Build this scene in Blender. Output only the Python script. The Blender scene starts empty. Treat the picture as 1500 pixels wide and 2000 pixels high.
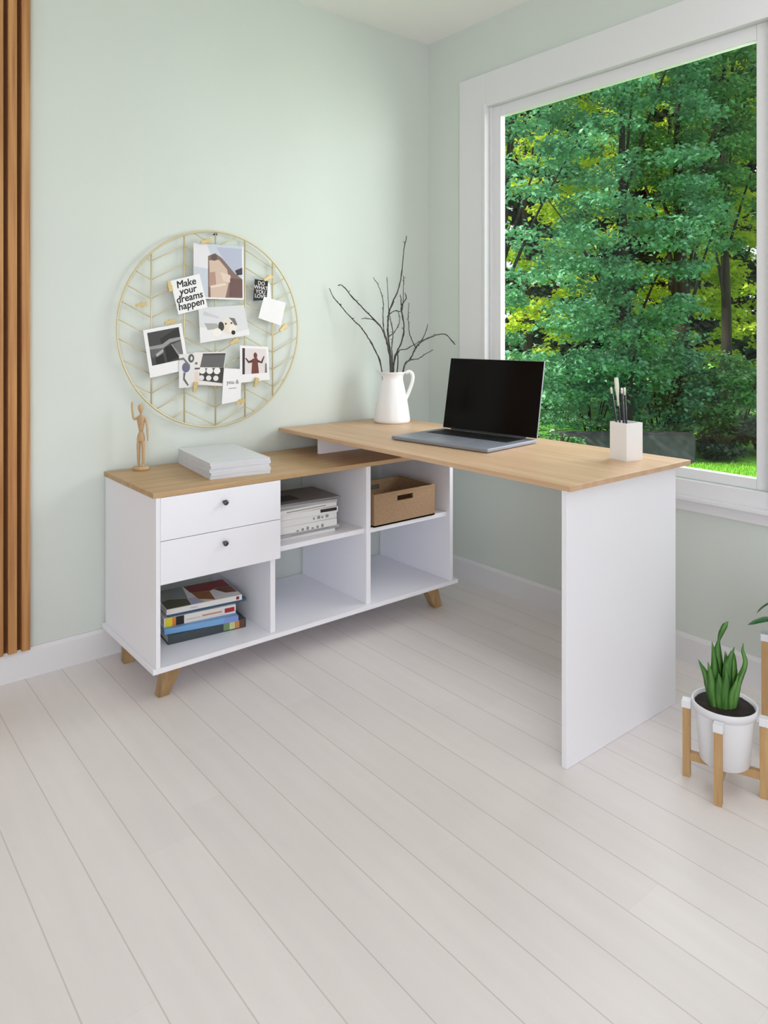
import bpy, bmesh, math, random
import numpy as np
from mathutils import Vector, Matrix

R = math.radians
random.seed(7)
rng = np.random.default_rng(11)
scene = bpy.context.scene
COL = scene.collection

# ------------------------------------------------------------------ camera, light, exposure
CAM = (-2.435, -2.650, 1.16)
FPX, HORIZON = 1433.0, 642.0           # focal length and horizon in pixels of the 1500 x 2000 frame
cam_data = bpy.data.cameras.new('camera')
cam = bpy.data.objects.new('camera', cam_data)
COL.objects.link(cam)
cam_data.sensor_fit = 'VERTICAL'
cam_data.sensor_height = 36.0
cam_data.lens = FPX / 2000.0 * 36.0
cam_data.shift_y = -(1000.0 - HORIZON) / 2000.0
cam_data.clip_start = 0.05
cam_data.clip_end = 200
cam.location = CAM
HEAD = math.atan2(1763.0, 1433.0)      # heading measured from +x
cam.rotation_euler = (R(90), 0, HEAD - R(90))
scene.camera = cam

world = bpy.data.worlds.new('sky')
scene.world = world
world.use_nodes = True
wn = world.node_tree.nodes
bg = wn['Background']
bg.inputs[0].default_value = (0.93, 0.97, 1.0, 1)
bg.inputs[1].default_value = 1.1

def area(name, loc, rot, sx, sy, power, color):
    l = bpy.data.lights.new(name, 'AREA')
    l.shape = 'RECTANGLE'; l.size = sx; l.size_y = sy
    l.energy = power; l.color = color
    o = bpy.data.objects.new(name, l)
    o.location = loc; o.rotation_euler = rot
    COL.objects.link(o)
    return o

sun_data = bpy.data.lights.new('sun', 'SUN')
sun_data.energy = 6.5
sun_data.angle = R(1.5)
sun_data.color = (1.0, 0.95, 0.80)
sun = bpy.data.objects.new('sun', sun_data)
sun.rotation_euler = Vector((0.72, -0.36, -0.60)).to_track_quat('-Z', 'Y').to_euler()
COL.objects.link(sun)

# added fill behind the camera, then daylight of the side window
def aim(d):
    return Vector(d).to_track_quat('-Z', 'Y').to_euler()
area('added_rear_fill', (-3.9, -4.7, 1.2), aim((.56, .83, 0)), 2.2, 2.2, 77, (1.0, 0.985, 1.03))  # added key fill; the rear wall is solid, without doors
area('window_daylight', (1.9, -1.4, 2.3), aim((-1, .05, -.45)), 2.2, 1.8, 92, (1.0, 0.99, 1.015))
area('window_side_daylight', (1.40, -3.1, 1.6), aim((-2.0, 3.1, -.1)), 1.3, 1.8, 60, (1.0, 0.99, 1.015))
area('added_overhead_fill', (-.9, -2.4, 2.50), (0, 0, 0), 1.2, 1.2, 9, (1.0, 0.985, 1.01))  # added soft fill from above, no fixture
scene.cycles.diffuse_bounces = 8
scene.cycles.max_bounces = 14

scene.view_settings.view_transform = 'Standard'
scene.view_settings.look = 'None'
scene.view_settings.exposure = -0.05
scene.view_settings.gamma = 1.0
scene.view_settings.use_curve_mapping = False

# ------------------------------------------------------------------ helpers
def lin(r, g, b):
    def c(v):
        v /= 255.0
        return v / 12.92 if v <= 0.04045 else ((v + 0.055) / 1.055) ** 2.4
    return (c(r), c(g), c(b), 1.0)

MATS = {}
def mat(name, rgb, rough=0.6, metal=0.0, var=0.0, scale=(8, 8, 8), bump=0.0, spec=0.5, rgb2=None, detail=4.0, coords='Object', trans=0.0):
    if name in MATS:
        return MATS[name]
    m = bpy.data.materials.new(name)
    m.use_nodes = True
    nt = m.node_tree
    b = nt.nodes['Principled BSDF']
    b.inputs['Base Color'].default_value = rgb
    b.inputs['Roughness'].default_value = rough
    b.inputs['Metallic'].default_value = metal
    b.inputs['Specular IOR Level'].default_value = spec
    tc = nt.nodes.new('ShaderNodeTexCoord')
    mp = nt.nodes.new('ShaderNodeMapping')
    mp.inputs['Scale'].default_value = scale
    nz = nt.nodes.new('ShaderNodeTexNoise')
    nz.inputs['Scale'].default_value = 1.0
    nz.inputs['Detail'].default_value = detail
    nt.links.new(tc.outputs[coords], mp.inputs['Vector'])
    nt.links.new(mp.outputs['Vector'], nz.inputs['Vector'])
    if rgb2 is not None or var > 0:
        if rgb2 is None:
            rgb2 = tuple(c * (1 - var) for c in rgb[:3]) + (1,)
        rp = nt.nodes.new('ShaderNodeValToRGB')
        rp.color_ramp.elements[0].position = 0.32
        rp.color_ramp.elements[1].position = 0.68
        rp.color_ramp.elements[0].color = rgb2
        rp.color_ramp.elements[1].color = rgb
        nt.links.new(nz.outputs['Fac'], rp.inputs['Fac'])
        nt.links.new(rp.outputs['Color'], b.inputs['Base Color'])
    if bump > 0:
        bp = nt.nodes.new('ShaderNodeBump')
        bp.inputs['Strength'].default_value = bump
        bp.inputs['Distance'].default_value = 0.004
        nt.links.new(nz.outputs['Fac'], bp.inputs['Height'])
        nt.links.new(bp.outputs['Normal'], b.inputs['Normal'])
    if trans > 0:
        tr = nt.nodes.new('ShaderNodeBsdfTranslucent')
        ms = nt.nodes.new('ShaderNodeMixShader')
        ms.inputs[0].default_value = trans
        if rgb2 is not None or var > 0:
            nt.links.new(rp.outputs['Color'], tr.inputs['Color'])
        else:
            tr.inputs['Color'].default_value = rgb
        nt.links.new(b.outputs[0], ms.inputs[1]); nt.links.new(tr.outputs[0], ms.inputs[2])
        nt.links.new(ms.outputs[0], nt.nodes['Material Output'].inputs['Surface'])
    MATS[name] = m
    return m

def box(bm, x0, x1, y0, y1, z0, z1, bevel=0.0, mi=0):
    r = bmesh.ops.create_cube(bm, size=1.0)
    vs = r['verts']
    for v in vs:
        v.co = Vector((x0 + (v.co.x + .5) * (x1 - x0), y0 + (v.co.y + .5) * (y1 - y0), z0 + (v.co.z + .5) * (z1 - z0)))
    fs = {f for v in vs for f in v.link_faces}
    for f in fs:
        f.material_index = mi
    if bevel > 0:
        es = list({e for v in vs for e in v.link_edges})
        bmesh.ops.bevel(bm, geom=es, offset=bevel, segments=2, affect='EDGES', profile=0.6)
    return vs

def frustum(bm, bottom, top, mi=0):
    """closed loft between two rings of the same length"""
    a = [bm.verts.new(p) for p in bottom]; b = [bm.verts.new(p) for p in top]
    n = len(a)
    for i in range(n):
        f = bm.faces.new((a[i], a[(i + 1) % n], b[(i + 1) % n], b[i])); f.material_index = mi
    bm.faces.new(list(reversed(a))).material_index = mi
    bm.faces.new(b).material_index = mi

def lathe(bm, prof, seg=32, c=(0, 0, 0), squash=1.0, smooth=True, mi=0):
    rings = []
    for r, z in prof:
        if r < 1e-5:
            rings.append([bm.verts.new((c[0], c[1], c[2] + z))])
        else:
            rings.append([bm.verts.new((c[0] + r * math.cos(2 * math.pi * i / seg), c[1] + squash * r * math.sin(2 * math.pi * i / seg), c[2] + z)) for i in range(seg)])
    for a, b in zip(rings, rings[1:]):
        for i in range(seg):
            j = (i + 1) % seg
            if len(a) == 1 and len(b) == 1:
                continue
            if len(a) == 1:
                f = bm.faces.new((a[0], b[j], b[i]))
            elif len(b) == 1:
                f = bm.faces.new((a[i], a[j], b[0]))
            else:
                f = bm.faces.new((a[i], a[j], b[j], b[i]))
            f.smooth = smooth; f.material_index = mi
    return rings

def tube(bm, pts, radii, seg=8, cap=True, closed=False, mi=0, squash=1.0):
    pts = [Vector(p) for p in pts]
    n = len(pts)
    if not hasattr(radii, '__len__'):
        radii = [radii] * n
    rings = []
    up = None
    for i in range(n):
        if closed:
            t = pts[(i + 1) % n] - pts[(i - 1) % n]
        else:
            t = pts[min(i + 1, n - 1)] - pts[max(i - 1, 0)]
        t.normalize()
        if up is None:
            up = Vector((0, 0, 1)) if abs(t.z) < 0.9 else Vector((1, 0, 0))
        s = t.cross(up)
        if s.length < 1e-6:
            s = t.orthogonal()
        s.normalize()
        up = s.cross(t).normalized()
        rings.append([bm.verts.new(pts[i] + radii[i] * (math.cos(2 * math.pi * k / seg) * s + squash * math.sin(2 * math.pi * k / seg) * up)) for k in range(seg)])
    m = n if closed else n - 1
    for i in range(m):
        a, b = rings[i], rings[(i + 1) % n]
        for k in range(seg):
            f = bm.faces.new((a[k], b[k], b[(k + 1) % seg], a[(k + 1) % seg])); f.smooth = True; f.material_index = mi
    if cap and not closed:
        bm.faces.new(list(reversed(rings[0]))).material_index = mi
        bm.faces.new(rings[-1]).material_index = mi
    return rings

def catmull(pts, n=6):
    pts = [Vector(p) for p in pts]
    P = [pts[0] * 2 - pts[1]] + pts + [pts[-1] * 2 - pts[-2]]
    out = []
    for i in range(1, len(P) - 2):
        p0, p1, p2, p3 = P[i - 1:i + 3]
        for k in range(n):
            t = k / n
            out.append(0.5 * ((2 * p1) + (p2 - p0) * t + (2 * p0 - 5 * p1 + 4 * p2 - p3) * t * t + (3 * p1 - p0 - 3 * p2 + p3) * t ** 3))
    out.append(pts[-1])
    return out

def tag(o, label=None, cat=None, group=None, kind=None):
    if label: o['label'] = label
    if cat: o['category'] = cat
    if group: o['group'] = group
    if kind: o['kind'] = kind
    return o

def thing(name, label, cat, loc=(0, 0, 0), rz=0.0, group=None):
    o = bpy.data.objects.new(name, None)
    o.empty_display_size = 0.05
    o.location = loc; o.rotation_euler = (0, 0, rz)
    COL.objects.link(o)
    return tag(o, label, cat, group)

def inv(o):
    return (Matrix.Translation(o.location) @ o.rotation_euler.to_matrix().to_4x4()).inverted()

def build(name, bm, mats, parent=None, world=False, loc=None, rz=0.0):
    """one mesh object; world=True: the mesh was laid out in room coordinates, so bring it into its parent's frame"""
    if parent is not None and world:
        bm.transform(inv(parent))
    bmesh.ops.recalc_face_normals(bm, faces=bm.faces)
    me = bpy.data.meshes.new(name)
    bm.to_mesh(me); bm.free()
    for m in (mats if isinstance(mats, (list, tuple)) else [mats]):
        me.materials.append(m)
    o = bpy.data.objects.new(name, me)
    COL.objects.link(o)
    if parent is not None: o.parent = parent
    if loc is not None: o.location = loc
    if rz: o.rotation_euler = (0, 0, rz)
    return o

def nbox(name, m, parent, *a, bevel=0.0, world=True):
    bm = bmesh.new(); box(bm, *a, bevel=bevel)
    return build(name, bm, m, parent, world)

def struct(name, m, boxes, bevel=0.0):
    bm = bmesh.new()
    for b in boxes: box(bm, *b, bevel=bevel)
    return tag(build(name, bm, m), kind='structure')

def lettering(name, lines, parent, m, size, loc, rot, spacing=1.0, bold=0.0, shear=0.0):
    cu = bpy.data.curves.new(name, 'FONT')
    cu.body = '\n'.join(lines)
    cu.align_x = 'CENTER'; cu.align_y = 'CENTER'
    cu.size = size; cu.space_line = spacing; cu.bevel_depth = bold; cu.bevel_resolution = 0; cu.shear = shear; cu.extrude = 0.0002
    tmp = bpy.data.objects.new(name + '_text', cu)
    COL.objects.link(tmp)
    bpy.context.view_layer.update()
    me = bpy.data.meshes.new_from_object(tmp.evaluated_get(bpy.context.evaluated_depsgraph_get()))
    bpy.data.objects.remove(tmp)
    bpy.data.curves.remove(cu)
    me.materials.clear(); me.materials.append(m); me.name = name
    o = bpy.data.objects.new(name, me)
    COL.objects.link(o)
    o.parent = parent; o.location = loc; o.rotation_euler = rot
    return o

# ------------------------------------------------------------------ materials
M_WALL = mat('mint_paint', lin(212, 220, 215), 0.85, var=0.02, scale=(3, 3, 3), bump=0.03)
M_CEIL = mat('ceiling_paint', lin(244, 244, 242), 0.9)
M_TRIM = mat('white_trim_paint', lin(226, 227, 231), 0.45)
M_WHITE = mat('white_melamine', lin(241, 242, 249), 0.35)
M_OAK_X = mat('oak_along_x', lin(194, 163, 124), 0.5, rgb2=lin(176, 144, 104), scale=(2.2, 34, 34), bump=0.05)
M_OAK_Y = mat('oak_along_y', lin(210, 177, 144), 0.45, rgb2=lin(194, 159, 124), scale=(34, 2.2, 34), bump=0.05)
M_OAK_Z = mat('oak_along_z', lin(178, 148, 106), 0.5, rgb2=lin(152, 122, 82), scale=(40, 40, 4), bump=0.05)
M_SLAT = mat('warm_slat_wood', lin(196, 146, 90), 0.5, rgb2=lin(162, 108, 60), scale=(70, 70, 2.5), bump=0.08)
M_SLATBACK = mat('shaded_wood_backing', lin(110, 74, 46), 0.95, var=0.15, scale=(60, 60, 6))  # wood in the shade between slats, painted as a darker brown
M_BAMBOO = mat('pale_bamboo', lin(196, 162, 114), 0.45, rgb2=lin(174, 138, 92), scale=(60, 60, 6))
M_GOLD = mat('pale_brass_wire', lin(214, 200, 160), 0.4, metal=0.25)
M_CLIP = mat('gold_clip', lin(212, 190, 136), 0.4, metal=0.25)
M_STEEL = mat('dark_steel', lin(95, 92, 92), 0.25, metal=0.9)
M_BLACK = mat('black_plastic', lin(22, 22, 24), 0.45)
M_CERAMIC = mat('white_ceramic', lin(240, 241, 244), 0.3)
M_TWIG = mat('grey_bark', lin(84, 82, 80), 0.9, rgb2=lin(52, 50, 50), scale=(60, 60, 60), bump=0.3)
M_MANN = mat('light_maple', lin(206, 176, 136), 0.5, rgb2=lin(188, 156, 116), scale=(30, 30, 8))
M_PAPER = mat('white_paper', lin(236, 236, 238), 0.8)
M_PAGES = mat('page_edges', lin(205, 204, 200), 0.9, rgb2=lin(176, 176, 174), scale=(3, 3, 900), detail=1.0)
M_GREYP = mat('grey_paper', lin(226, 229, 236), 0.75, rgb2=lin(210, 214, 224), scale=(5, 30, 400), detail=2.0)
M_SOIL = mat('potting_soil', lin(48, 38, 33), 0.95, rgb2=lin(26, 20, 18), scale=(90, 90, 90), bump=0.8)
M_POT = mat('white_plastic_pot', lin(228, 230, 235), 0.4)

def floor_material():
    m = bpy.data.materials.new('whitewashed_planks'); m.use_nodes = True
    nt = m.node_tree; N = nt.nodes; L = nt.links
    b = N['Principled BSDF']; b.inputs['Roughness'].default_value = 0.42
    b.inputs['Specular IOR Level'].default_value = 0.35
    tc = N.new('ShaderNodeTexCoord'); sep = N.new('ShaderNodeSeparateXYZ')
    L.new(tc.outputs['Object'], sep.inputs[0])
    def math_(op, a, c=None):
        n = N.new('ShaderNodeMath'); n.operation = op
        for i, v in enumerate((a, c)):
            if v is None: continue
            if isinstance(v, (int, float)): n.inputs[i].default_value = v
            else: L.new(v, n.inputs[i])
        return n.outputs[0]
    u = math_('DIVIDE', math_('ADD', sep.outputs['X'], 1.022 + 0.1147 * 80), 0.1147)
    idx = math_('FLOOR', u)
    fr = math_('FRACT', u)
    edge = math_('MINIMUM', fr, math_('SUBTRACT', 1.0, fr))
    # staggered butt joints
    stag = math_('FRACT', math_('MULTIPLY', math_('SINE', math_('MULTIPLY', idx, 12.9898)), 43758.5453))
    v = math_('ADD', math_('DIVIDE', sep.outputs['Y'], 1.38), math_('MULTIPLY', stag, 3.0))
    vi = math_('FLOOR', v); vf = math_('FRACT', v)
    vedge = math_('MULTIPLY', math_('MINIMUM', vf, math_('SUBTRACT', 1.0, vf)), 1.38 / 0.1147)
    gap = math_('LESS_THAN', edge, 0.012)
    gap2 = math_('LESS_THAN', vedge, 0.008)
    g = math_('MAXIMUM', math_('MULTIPLY', gap, 0.42), math_('MULTIPLY', gap2, 0.06))
    comb = N.new('ShaderNodeCombineXYZ'); L.new(idx, comb.inputs[0]); L.new(vi, comb.inputs[1])
    wn_ = N.new('ShaderNodeTexWhiteNoise'); wn_.noise_dimensions = '2D'; L.new(comb.outputs[0], wn_.inputs['Vector'])
    mp = N.new('ShaderNodeMapping'); mp.inputs['Scale'].default_value = (26, 2.2, 1)
    L.new(tc.outputs['Object'], mp.inputs['Vector'])
    nz = N.new('ShaderNodeTexNoise'); nz.inputs['Scale'].default_value = 1.0; nz.inputs['Detail'].default_value = 5
    L.new(mp.outputs[0], nz.inputs['Vector'])
    mp2 = N.new('ShaderNodeMapping'); mp2.inputs['Scale'].default_value = (5, 2.5, 1)
    L.new(tc.outputs['Object'], mp2.inputs['Vector'])
    nz2 = N.new('ShaderNodeTexNoise'); nz2.inputs['Scale'].default_value = 1.0; nz2.inputs['Detail'].default_value = 2
    L.new(mp2.outputs[0], nz2.inputs['Vector'])
    f = math_('ADD', math_('MULTIPLY', nz.outputs['Fac'], 0.45), math_('ADD', math_('MULTIPLY', nz2.outputs['Fac'], 0.35), math_('MULTIPLY', wn_.outputs['Value'], 0.14)))
    rp = N.new('ShaderNodeValToRGB')
    e = rp.color_ramp.elements
    e[0].position = 0.3; e[0].color = lin(225, 220, 219)
    e[1].position = 0.78; e[1].color = lin(237, 232, 231)
    L.new(f, rp.inputs[0])
    mx = N.new('ShaderNodeMix'); mx.data_type = 'RGBA'
    L.new(g, mx.inputs['Factor']); L.new(rp.outputs[0], mx.inputs[6]); mx.inputs[7].default_value = lin(165, 155, 147)
    L.new(mx.outputs[2], b.inputs['Base Color'])
    bp = N.new('ShaderNodeBump'); bp.inputs['Strength'].default_value = 0.25; bp.inputs['Distance'].default_value = 0.002
    L.new(math_('SUBTRACT', 1.0, g), bp.inputs['Height']); L.new(bp.outputs[0], b.inputs['Normal'])
    return m
M_FLOOR = floor_material()

def glass_material():
    m = bpy.data.materials.new('window_glass'); m.use_nodes = True
    nt = m.node_tree; N = nt.nodes; L = nt.links
    N.remove(N['Principled BSDF'])
    t = N.new('ShaderNodeBsdfTransparent'); t.inputs[0].default_value = (0.97, 0.99, 0.98, 1)
    gl = N.new('ShaderNodeBsdfGlossy'); gl.inputs['Roughness'].default_value = 0.03
    lw = N.new('ShaderNodeLayerWeight'); lw.inputs['Blend'].default_value = 0.5
    pw = N.new('ShaderNodeMath'); pw.operation = 'POWER'; pw.inputs[1].default_value = 5.0
    fr = N.new('ShaderNodeMath'); fr.operation = 'MULTIPLY_ADD'; fr.inputs[1].default_value = 0.6; fr.inputs[2].default_value = 0.015
    L.new(lw.outputs['Facing'], pw.inputs[0]); L.new(pw.outputs[0], fr.inputs[0])
    mx = N.new('ShaderNodeMixShader')
    L.new(fr.outputs[0], mx.inputs[0]); L.new(t.outputs[0], mx.inputs[1]); L.new(gl.outputs[0], mx.inputs[2])
    L.new(mx.outputs[0], N['Material Output'].inputs[0])
    return m
M_GLASS = glass_material()

# ------------------------------------------------------------------ the room
RX0, RY0, H = -4.4, -5.2, 2.55
struct('floor', M_FLOOR, [(RX0, 0.0, RY0, 0.0, -0.08, 0.0)])
struct('ceiling', M_CEIL, [(RX0 - .15, 0.14, RY0 - .15, 0.15, H, H + 0.12)])
struct('wall_left', M_WALL, [(RX0 - .15, 0.14, 0.0, 0.14, -0.08, H)])
WY0, WY1, WZ0, WZ1 = -1.625, -0.398, 0.635, 2.15     # window opening
WT = .045
struct('wall_right', M_WALL, [(0, WT, RY0, WY0, -.08, H), (0, WT, WY1, 0.0, -.08, H),
                              (0, WT, WY0, WY1, -.08, WZ0), (0, WT, WY0, WY1, WZ1, H)])
M_PLAIN = mat('off_white_paint', lin(226, 224, 223), 0.9)
struct('wall_far_left', M_PLAIN, [(RX0 - .14, RX0, RY0, 0.0, -.08, H)])
struct('wall_rear', M_PLAIN, [(RX0, 0.14, RY0 - .14, RY0, -.08, H)])
def profile_board(name, along, a0, a1, hgt, dep):
    """skirting board with an eased top edge; along 'x' sits on wall y=0, along 'y' on wall x=0"""
    bm = bmesh.new()
    prof = [(0, 0), (dep, 0), (dep, hgt - .012), (dep * .55, hgt), (0, hgt)]
    if along == 'x':
        frustum(bm, [(a0, -d, z) for d, z in prof], [(a1, -d, z) for d, z in prof])
    else:
        frustum(bm, [(-d, a0, z) for d, z in prof], [(-d, a1, z) for d, z in prof])
    return tag(build(name, bm, M_TRIM), kind='structure')
profile_board('baseboard_left', 'x', RX0, 0, .098, .013)
profile_board('baseboard_right', 'y', RY0, -.013, .098, .013)

win = tag(bpy.data.objects.new('window_1', None), 'wide white framed window looking onto green trees', 'window', kind='structure')
COL.objects.link(win)
bm = bmesh.new()
box(bm, -.020, 0, -.398, -.232, .530, 2.30, bevel=.002)          # left casing
box(bm, -.020, 0, -1.79, -1.625, .530, 2.30, bevel=.002)         # right casing
box(bm, -.020, 0, -1.625, -.398, 2.15, 2.30, bevel=.002)         # head casing
box(bm, -.016, 0, -1.625, -.398, .530, .636, bevel=.002)         # apron under the window
build('casing', bm, M_TRIM, win)
bm = bmesh.new()
box(bm, -.030, -.001, -.402, -.386, .585, 2.16, bevel=.003)
box(bm, -.030, -.001, -1.637, -1.621, .585, 2.16, bevel=.003)
box(bm, -.040, -.001, -1.84, -.20, .569, .584, bevel=.003)
build('sill_moulding', bm, M_TRIM, win)
bm = bmesh.new()
for (y0, y1, z0, z1) in ((-.457, -.398, .635, 2.15), (-1.625, -1.561, .635, 2.15), (-1.561, -.457, .635, .671), (-1.561, -.457, 2.10, 2.15)):
    box(bm, .012, .042, y0, y1, z0, z1, bevel=.003)
box(bm, .000, .020, -.412, -.398, .635, 2.15, bevel=.002); box(bm, .000, .020, -1.625, -1.611, .635, 2.15, bevel=.002)
build('sash', bm, M_TRIM, win)
bm = bmesh.new(); box(bm, .024, .028, -1.561, -.457, .671, 2.10)
build('pane', bm, M_GLASS, win)

# slatted wood panel on the left wall
sl = thing('slat_panel', 'vertical warm wood slat panel on the mint wall', 'wall panel', (-1.95, -.02, .099))
nbox('backing', M_SLATBACK, sl, -2.30, -1.812, -.008, -.0005, .099, H - .002)
for k in range(12):
    x1 = -1.812 - k * .0405
    nbox('slat', M_SLAT, sl, x1 - .027, x1, -.032, -.0081, .099, H - .002, bevel=.0025)

# ------------------------------------------------------------------ storage cabinet
cb = thing('storage_cabinet', 'low white open-back cabinet with two drawers and oak top', 'cabinet', (-.92, -.24, 0))
nbox('top_board', M_OAK_X, cb, -1.571, -.27, -.472, -.020, .641, .657, bevel=.0015)
nbox('bottom_board', M_WHITE, cb, -1.572, -.27, -.475, -.004, .103, .119, bevel=.0015)
for x0, x1 in ((-1.561, -1.547), (-.313, -.295)):
    nbox('side_panel', M_WHITE, cb, x0, x1, -.470, -.010, .1191, .6409, bevel=.0008)
for x0, x1 in ((-1.152, -1.133), (-.737, -.716)):
    nbox('divider', M_WHITE, cb, x0, x1, -.455, -.012, .1191, .6409, bevel=.0008)
nbox('shelf', M_WHITE, cb, -1.1329, -.7371, -.440, -.012, .384, .402, bevel=.0008)
nbox('shelf', M_WHITE, cb, -.7159, -.3131, -.452, -.012, .384, .402, bevel=.0008)
nbox('shelf', M_WHITE, cb, -1.5469, -1.1521, -.440, -.012, .384, .402, bevel=.0008)
for z0, z1, kz in ((.5070, .6402, .598), (.3720, .5050, .466)):
    d = nbox('drawer', M_WHITE, cb, -1.5468, -1.122, -.472, -.4556, z0, z1, bevel=.0012)
    bm = bmesh.new()
    lathe(bm, [(0, 0), (.0045, 0), (.0045, .010), (.0085, .013), (.009, .018), (.006, .022), (0, .023)], 20)
    bm.transform(Matrix.Translation((-1.336, -.472, kz)) @ Matrix.Rotation(R(90), 4, 'X'))
    k = build('knob', bm, M_STEEL, None)
    k.parent = d
    # the drawer mesh lives in the cabinet's frame, so shift the knob by the cabinet's origin
    k.data.transform(inv(cb))
    tag(k, 'dark metal knob')
def splay_leg(top, foot, tw, fw):
    bm = bmesh.new()
    def ring(c, wv, z):
        return [(c[0] - wv[0], c[1] - wv[1], z), (c[0] + wv[0], c[1] - wv[1], z), (c[0] + wv[0], c[1] + wv[1], z), (c[0] - wv[0], c[1] + wv[1], z)]
    frustum(bm, ring(foot, fw, 0.0), ring(top, tw, .1028))
    bmesh.ops.bevel(bm, geom=list(bm.edges), offset=.002, segments=2, affect='EDGES')
    return build('leg', bm, M_OAK_Z, cb, True)
splay_leg((-1.490, -.425), (-1.514, -.400), (.030, .022), (.018, .017))
splay_leg((-1.490, -.075), (-1.514, -.100), (.030, .022), (.018, .017))
splay_leg((-.390, -.425), (-.330, -.405), (.032, .022), (.021, .017))
splay_leg((-.390, -.075), (-.330, -.100), (.032, .022), (.021, .017))

# ------------------------------------------------------------------ desk
dk = thing('desk', 'desk with long oak top and single white panel leg by the window', 'desk', (-.55, -.72, 0))
nbox('desktop', M_OAK_Y, dk, -.858, -.245, -1.476, -.016, .735, .750, bevel=.0015)
nbox('leg_panel', M_WHITE, dk, -.846, -.300, -1.456, -1.440, .0005, .7349, bevel=.001)
nbox('support_rail', M_WHITE, dk, -.780, -.330, -.205, -.189, .6572, .7349, bevel=.001)

# ------------------------------------------------------------------ things on the cabinet top
def sheet_block(bm, w, d, t, jitter=0.0, mi=0):
    box(bm, -w / 2, w / 2, -d / 2, d / 2, 0, t, bevel=min(.0012, t * .3), mi=mi)

# five grey-white pads of paper
base = Vector((-1.215, -.225, .6571))
paper_labels = ['lowest grey-white pad in the tidy stack on the cabinet top', 'second pad from the bottom of the tidy stack on the cabinet top',
                'middle pad of the tidy stack on the cabinet top', 'second pad from the top of the tidy stack on the cabinet top',
                'uppermost pale grey pad of the tidy stack on the cabinet top']
z = base.z
for i in range(5):
    t = (.0115, .0105, .012, .0105, .0095)[i]
    p = thing('paper_pad', paper_labels[i], 'paper pad', (base.x + (0, .001, -.001, .0015, 0)[i], base.y + (0, -.001, .002, 0, .001)[i], z), R(-7 + (0, .5, -.3, .3, 0)[i]), 'pads stacked on the cabinet top')
    bm = bmesh.new(); box(bm, -.1074, .1074, -.1794, .1794, .0008, t - .0010)
    build('pages', bm, M_GREYP, p)
    bm = bmesh.new(); box(bm, -.108, .108, -.180, .180, t - .0010, t); box(bm, -.108, .108, -.180, .180, 0, .0008)
    build('cover', bm, mat('pale_grey_cover', lin(218, 221, 226), .6, var=.05, scale=(9, 30, 4)), p)
    z += t + .0001

# jointed wooden figure
fg = thing('mannequin_figure', 'small jointed wooden artist figure waving one arm', 'figurine', (-1.458, -.075, .6572), HEAD - R(90))
def part_tube(name, pts, rad, sq=1.0, n=5):
    bm = bmesh.new()
    cp = catmull(pts, n)
    rr = []
    k = (len(cp) - 1) / (len(rad) - 1)
    for i in range(len(cp)):
        a = i / k; j = min(int(a), len(rad) - 2)
        rr.append(rad[j] + (rad[j + 1] - rad[j]) * (a - j))
    tube(bm, cp, rr, 12, squash=sq)
    return build(name, bm, M_MANN, fg)
bm = bmesh.new(); lathe(bm, [(0, 0), (.027, 0), (.029, .003), (.029, .010), (.026, .0125), (0, .0125)], 32, squash=.8); build('base', bm, M_MANN, fg)
bm = bmesh.new(); lathe(bm, [(0, -.0155), (.0045, -.014), (.0075, -.008), (.0098, .001), (.0098, .007), (.007, .0125), (0, .015)], 20, c=(-.0008, 0, .2185)); build('head', bm, M_MANN, fg)
bm = bmesh.new()
lathe(bm, [(0, .136), (.0070, .137), (.0085, .145), (.0110, .158), (.0145, .176), (.0150, .186), (.0110, .192), (.0045, .195), (.0040, .206), (0, .207)], 20, squash=.72); build('torso', bm, M_MANN, fg)
bm = bmesh.new(); lathe(bm, [(0, .141), (.0060, .140), (.0098, .130), (.0140, .116), (.0145, .107), (.0110, .098), (0, .096)], 20, squash=.75); build('hips', bm, M_MANN, fg)
part_tube('arm', [(-.0135, -.001, .1845), (-.0235, -.004, .1825), (-.0290, -.004, .2060), (-.0310, -.003, .2290), (-.0300, -.003, .2420)], [.0048, .0045, .0040, .0030, .0034, .0022])
part_tube('arm', [(.0150, 0, .1865), (.0195, 0, .1720), (.0225, .001, .1500), (.0240, -.001, .1270), (.0250, -.002, .1040)], [.0040, .0048, .0042, .0040, .0034, .0020])
for s in (-1, 1):
    part_tube('leg', [(s * .0075, 0, .104), (s * .0088, 0, .083), (s * .0086, 0, .060), (s * .0084, 0, .036), (s * .0083, 0, .016)], [.0070, .0072, .0062, .0060, .0048, .0036])
    part_tube('foot', [(s * .0083, .004, .0165), (s * .0088, -.004, .0162), (s * .0095, -.014, .0148)], [.0034, .0040, .0026], .8)

# ------------------------------------------------------------------ pitcher with bare twigs
pit = thing('pitcher', 'tall white ceramic jug holding bare twigs', 'jug', (-.375, -.172, .7502), HEAD - R(90))
bm = bmesh.new()
prof_o = [(0, 0), (.074, 0), (.0795, .006), (.0795, .014), (.076, .040), (.069, .085), (.060, .130), (.052, .168), (.048, .187), (.0485, .200), (.054, .213), (.062, .2215)]
prof_i = [(.0600, .2215), (.050, .212), (.045, .200), (.0445, .187), (.049, .165), (.057, .128), (.066, .083), (.072, .040), (.073, .014), (0, .009)]
seg = 48
rings = lathe(bm, prof_o + prof_i, seg)
for ring in rings:                                     # pull the pouring lip out at -x and slightly up
    for v in ring:
        if v.co.z > .195 and len(ring) > 1:
            a = math.atan2(v.co.y, -v.co.x)
            k = math.exp(-(a / .42) ** 2) * (v.co.z - .195) / .0265
            v.co.x -= .013 * k; v.co.z += .007 * k
build('body', bm, M_CERAMIC, pit)
bm = bmesh.new()
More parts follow.
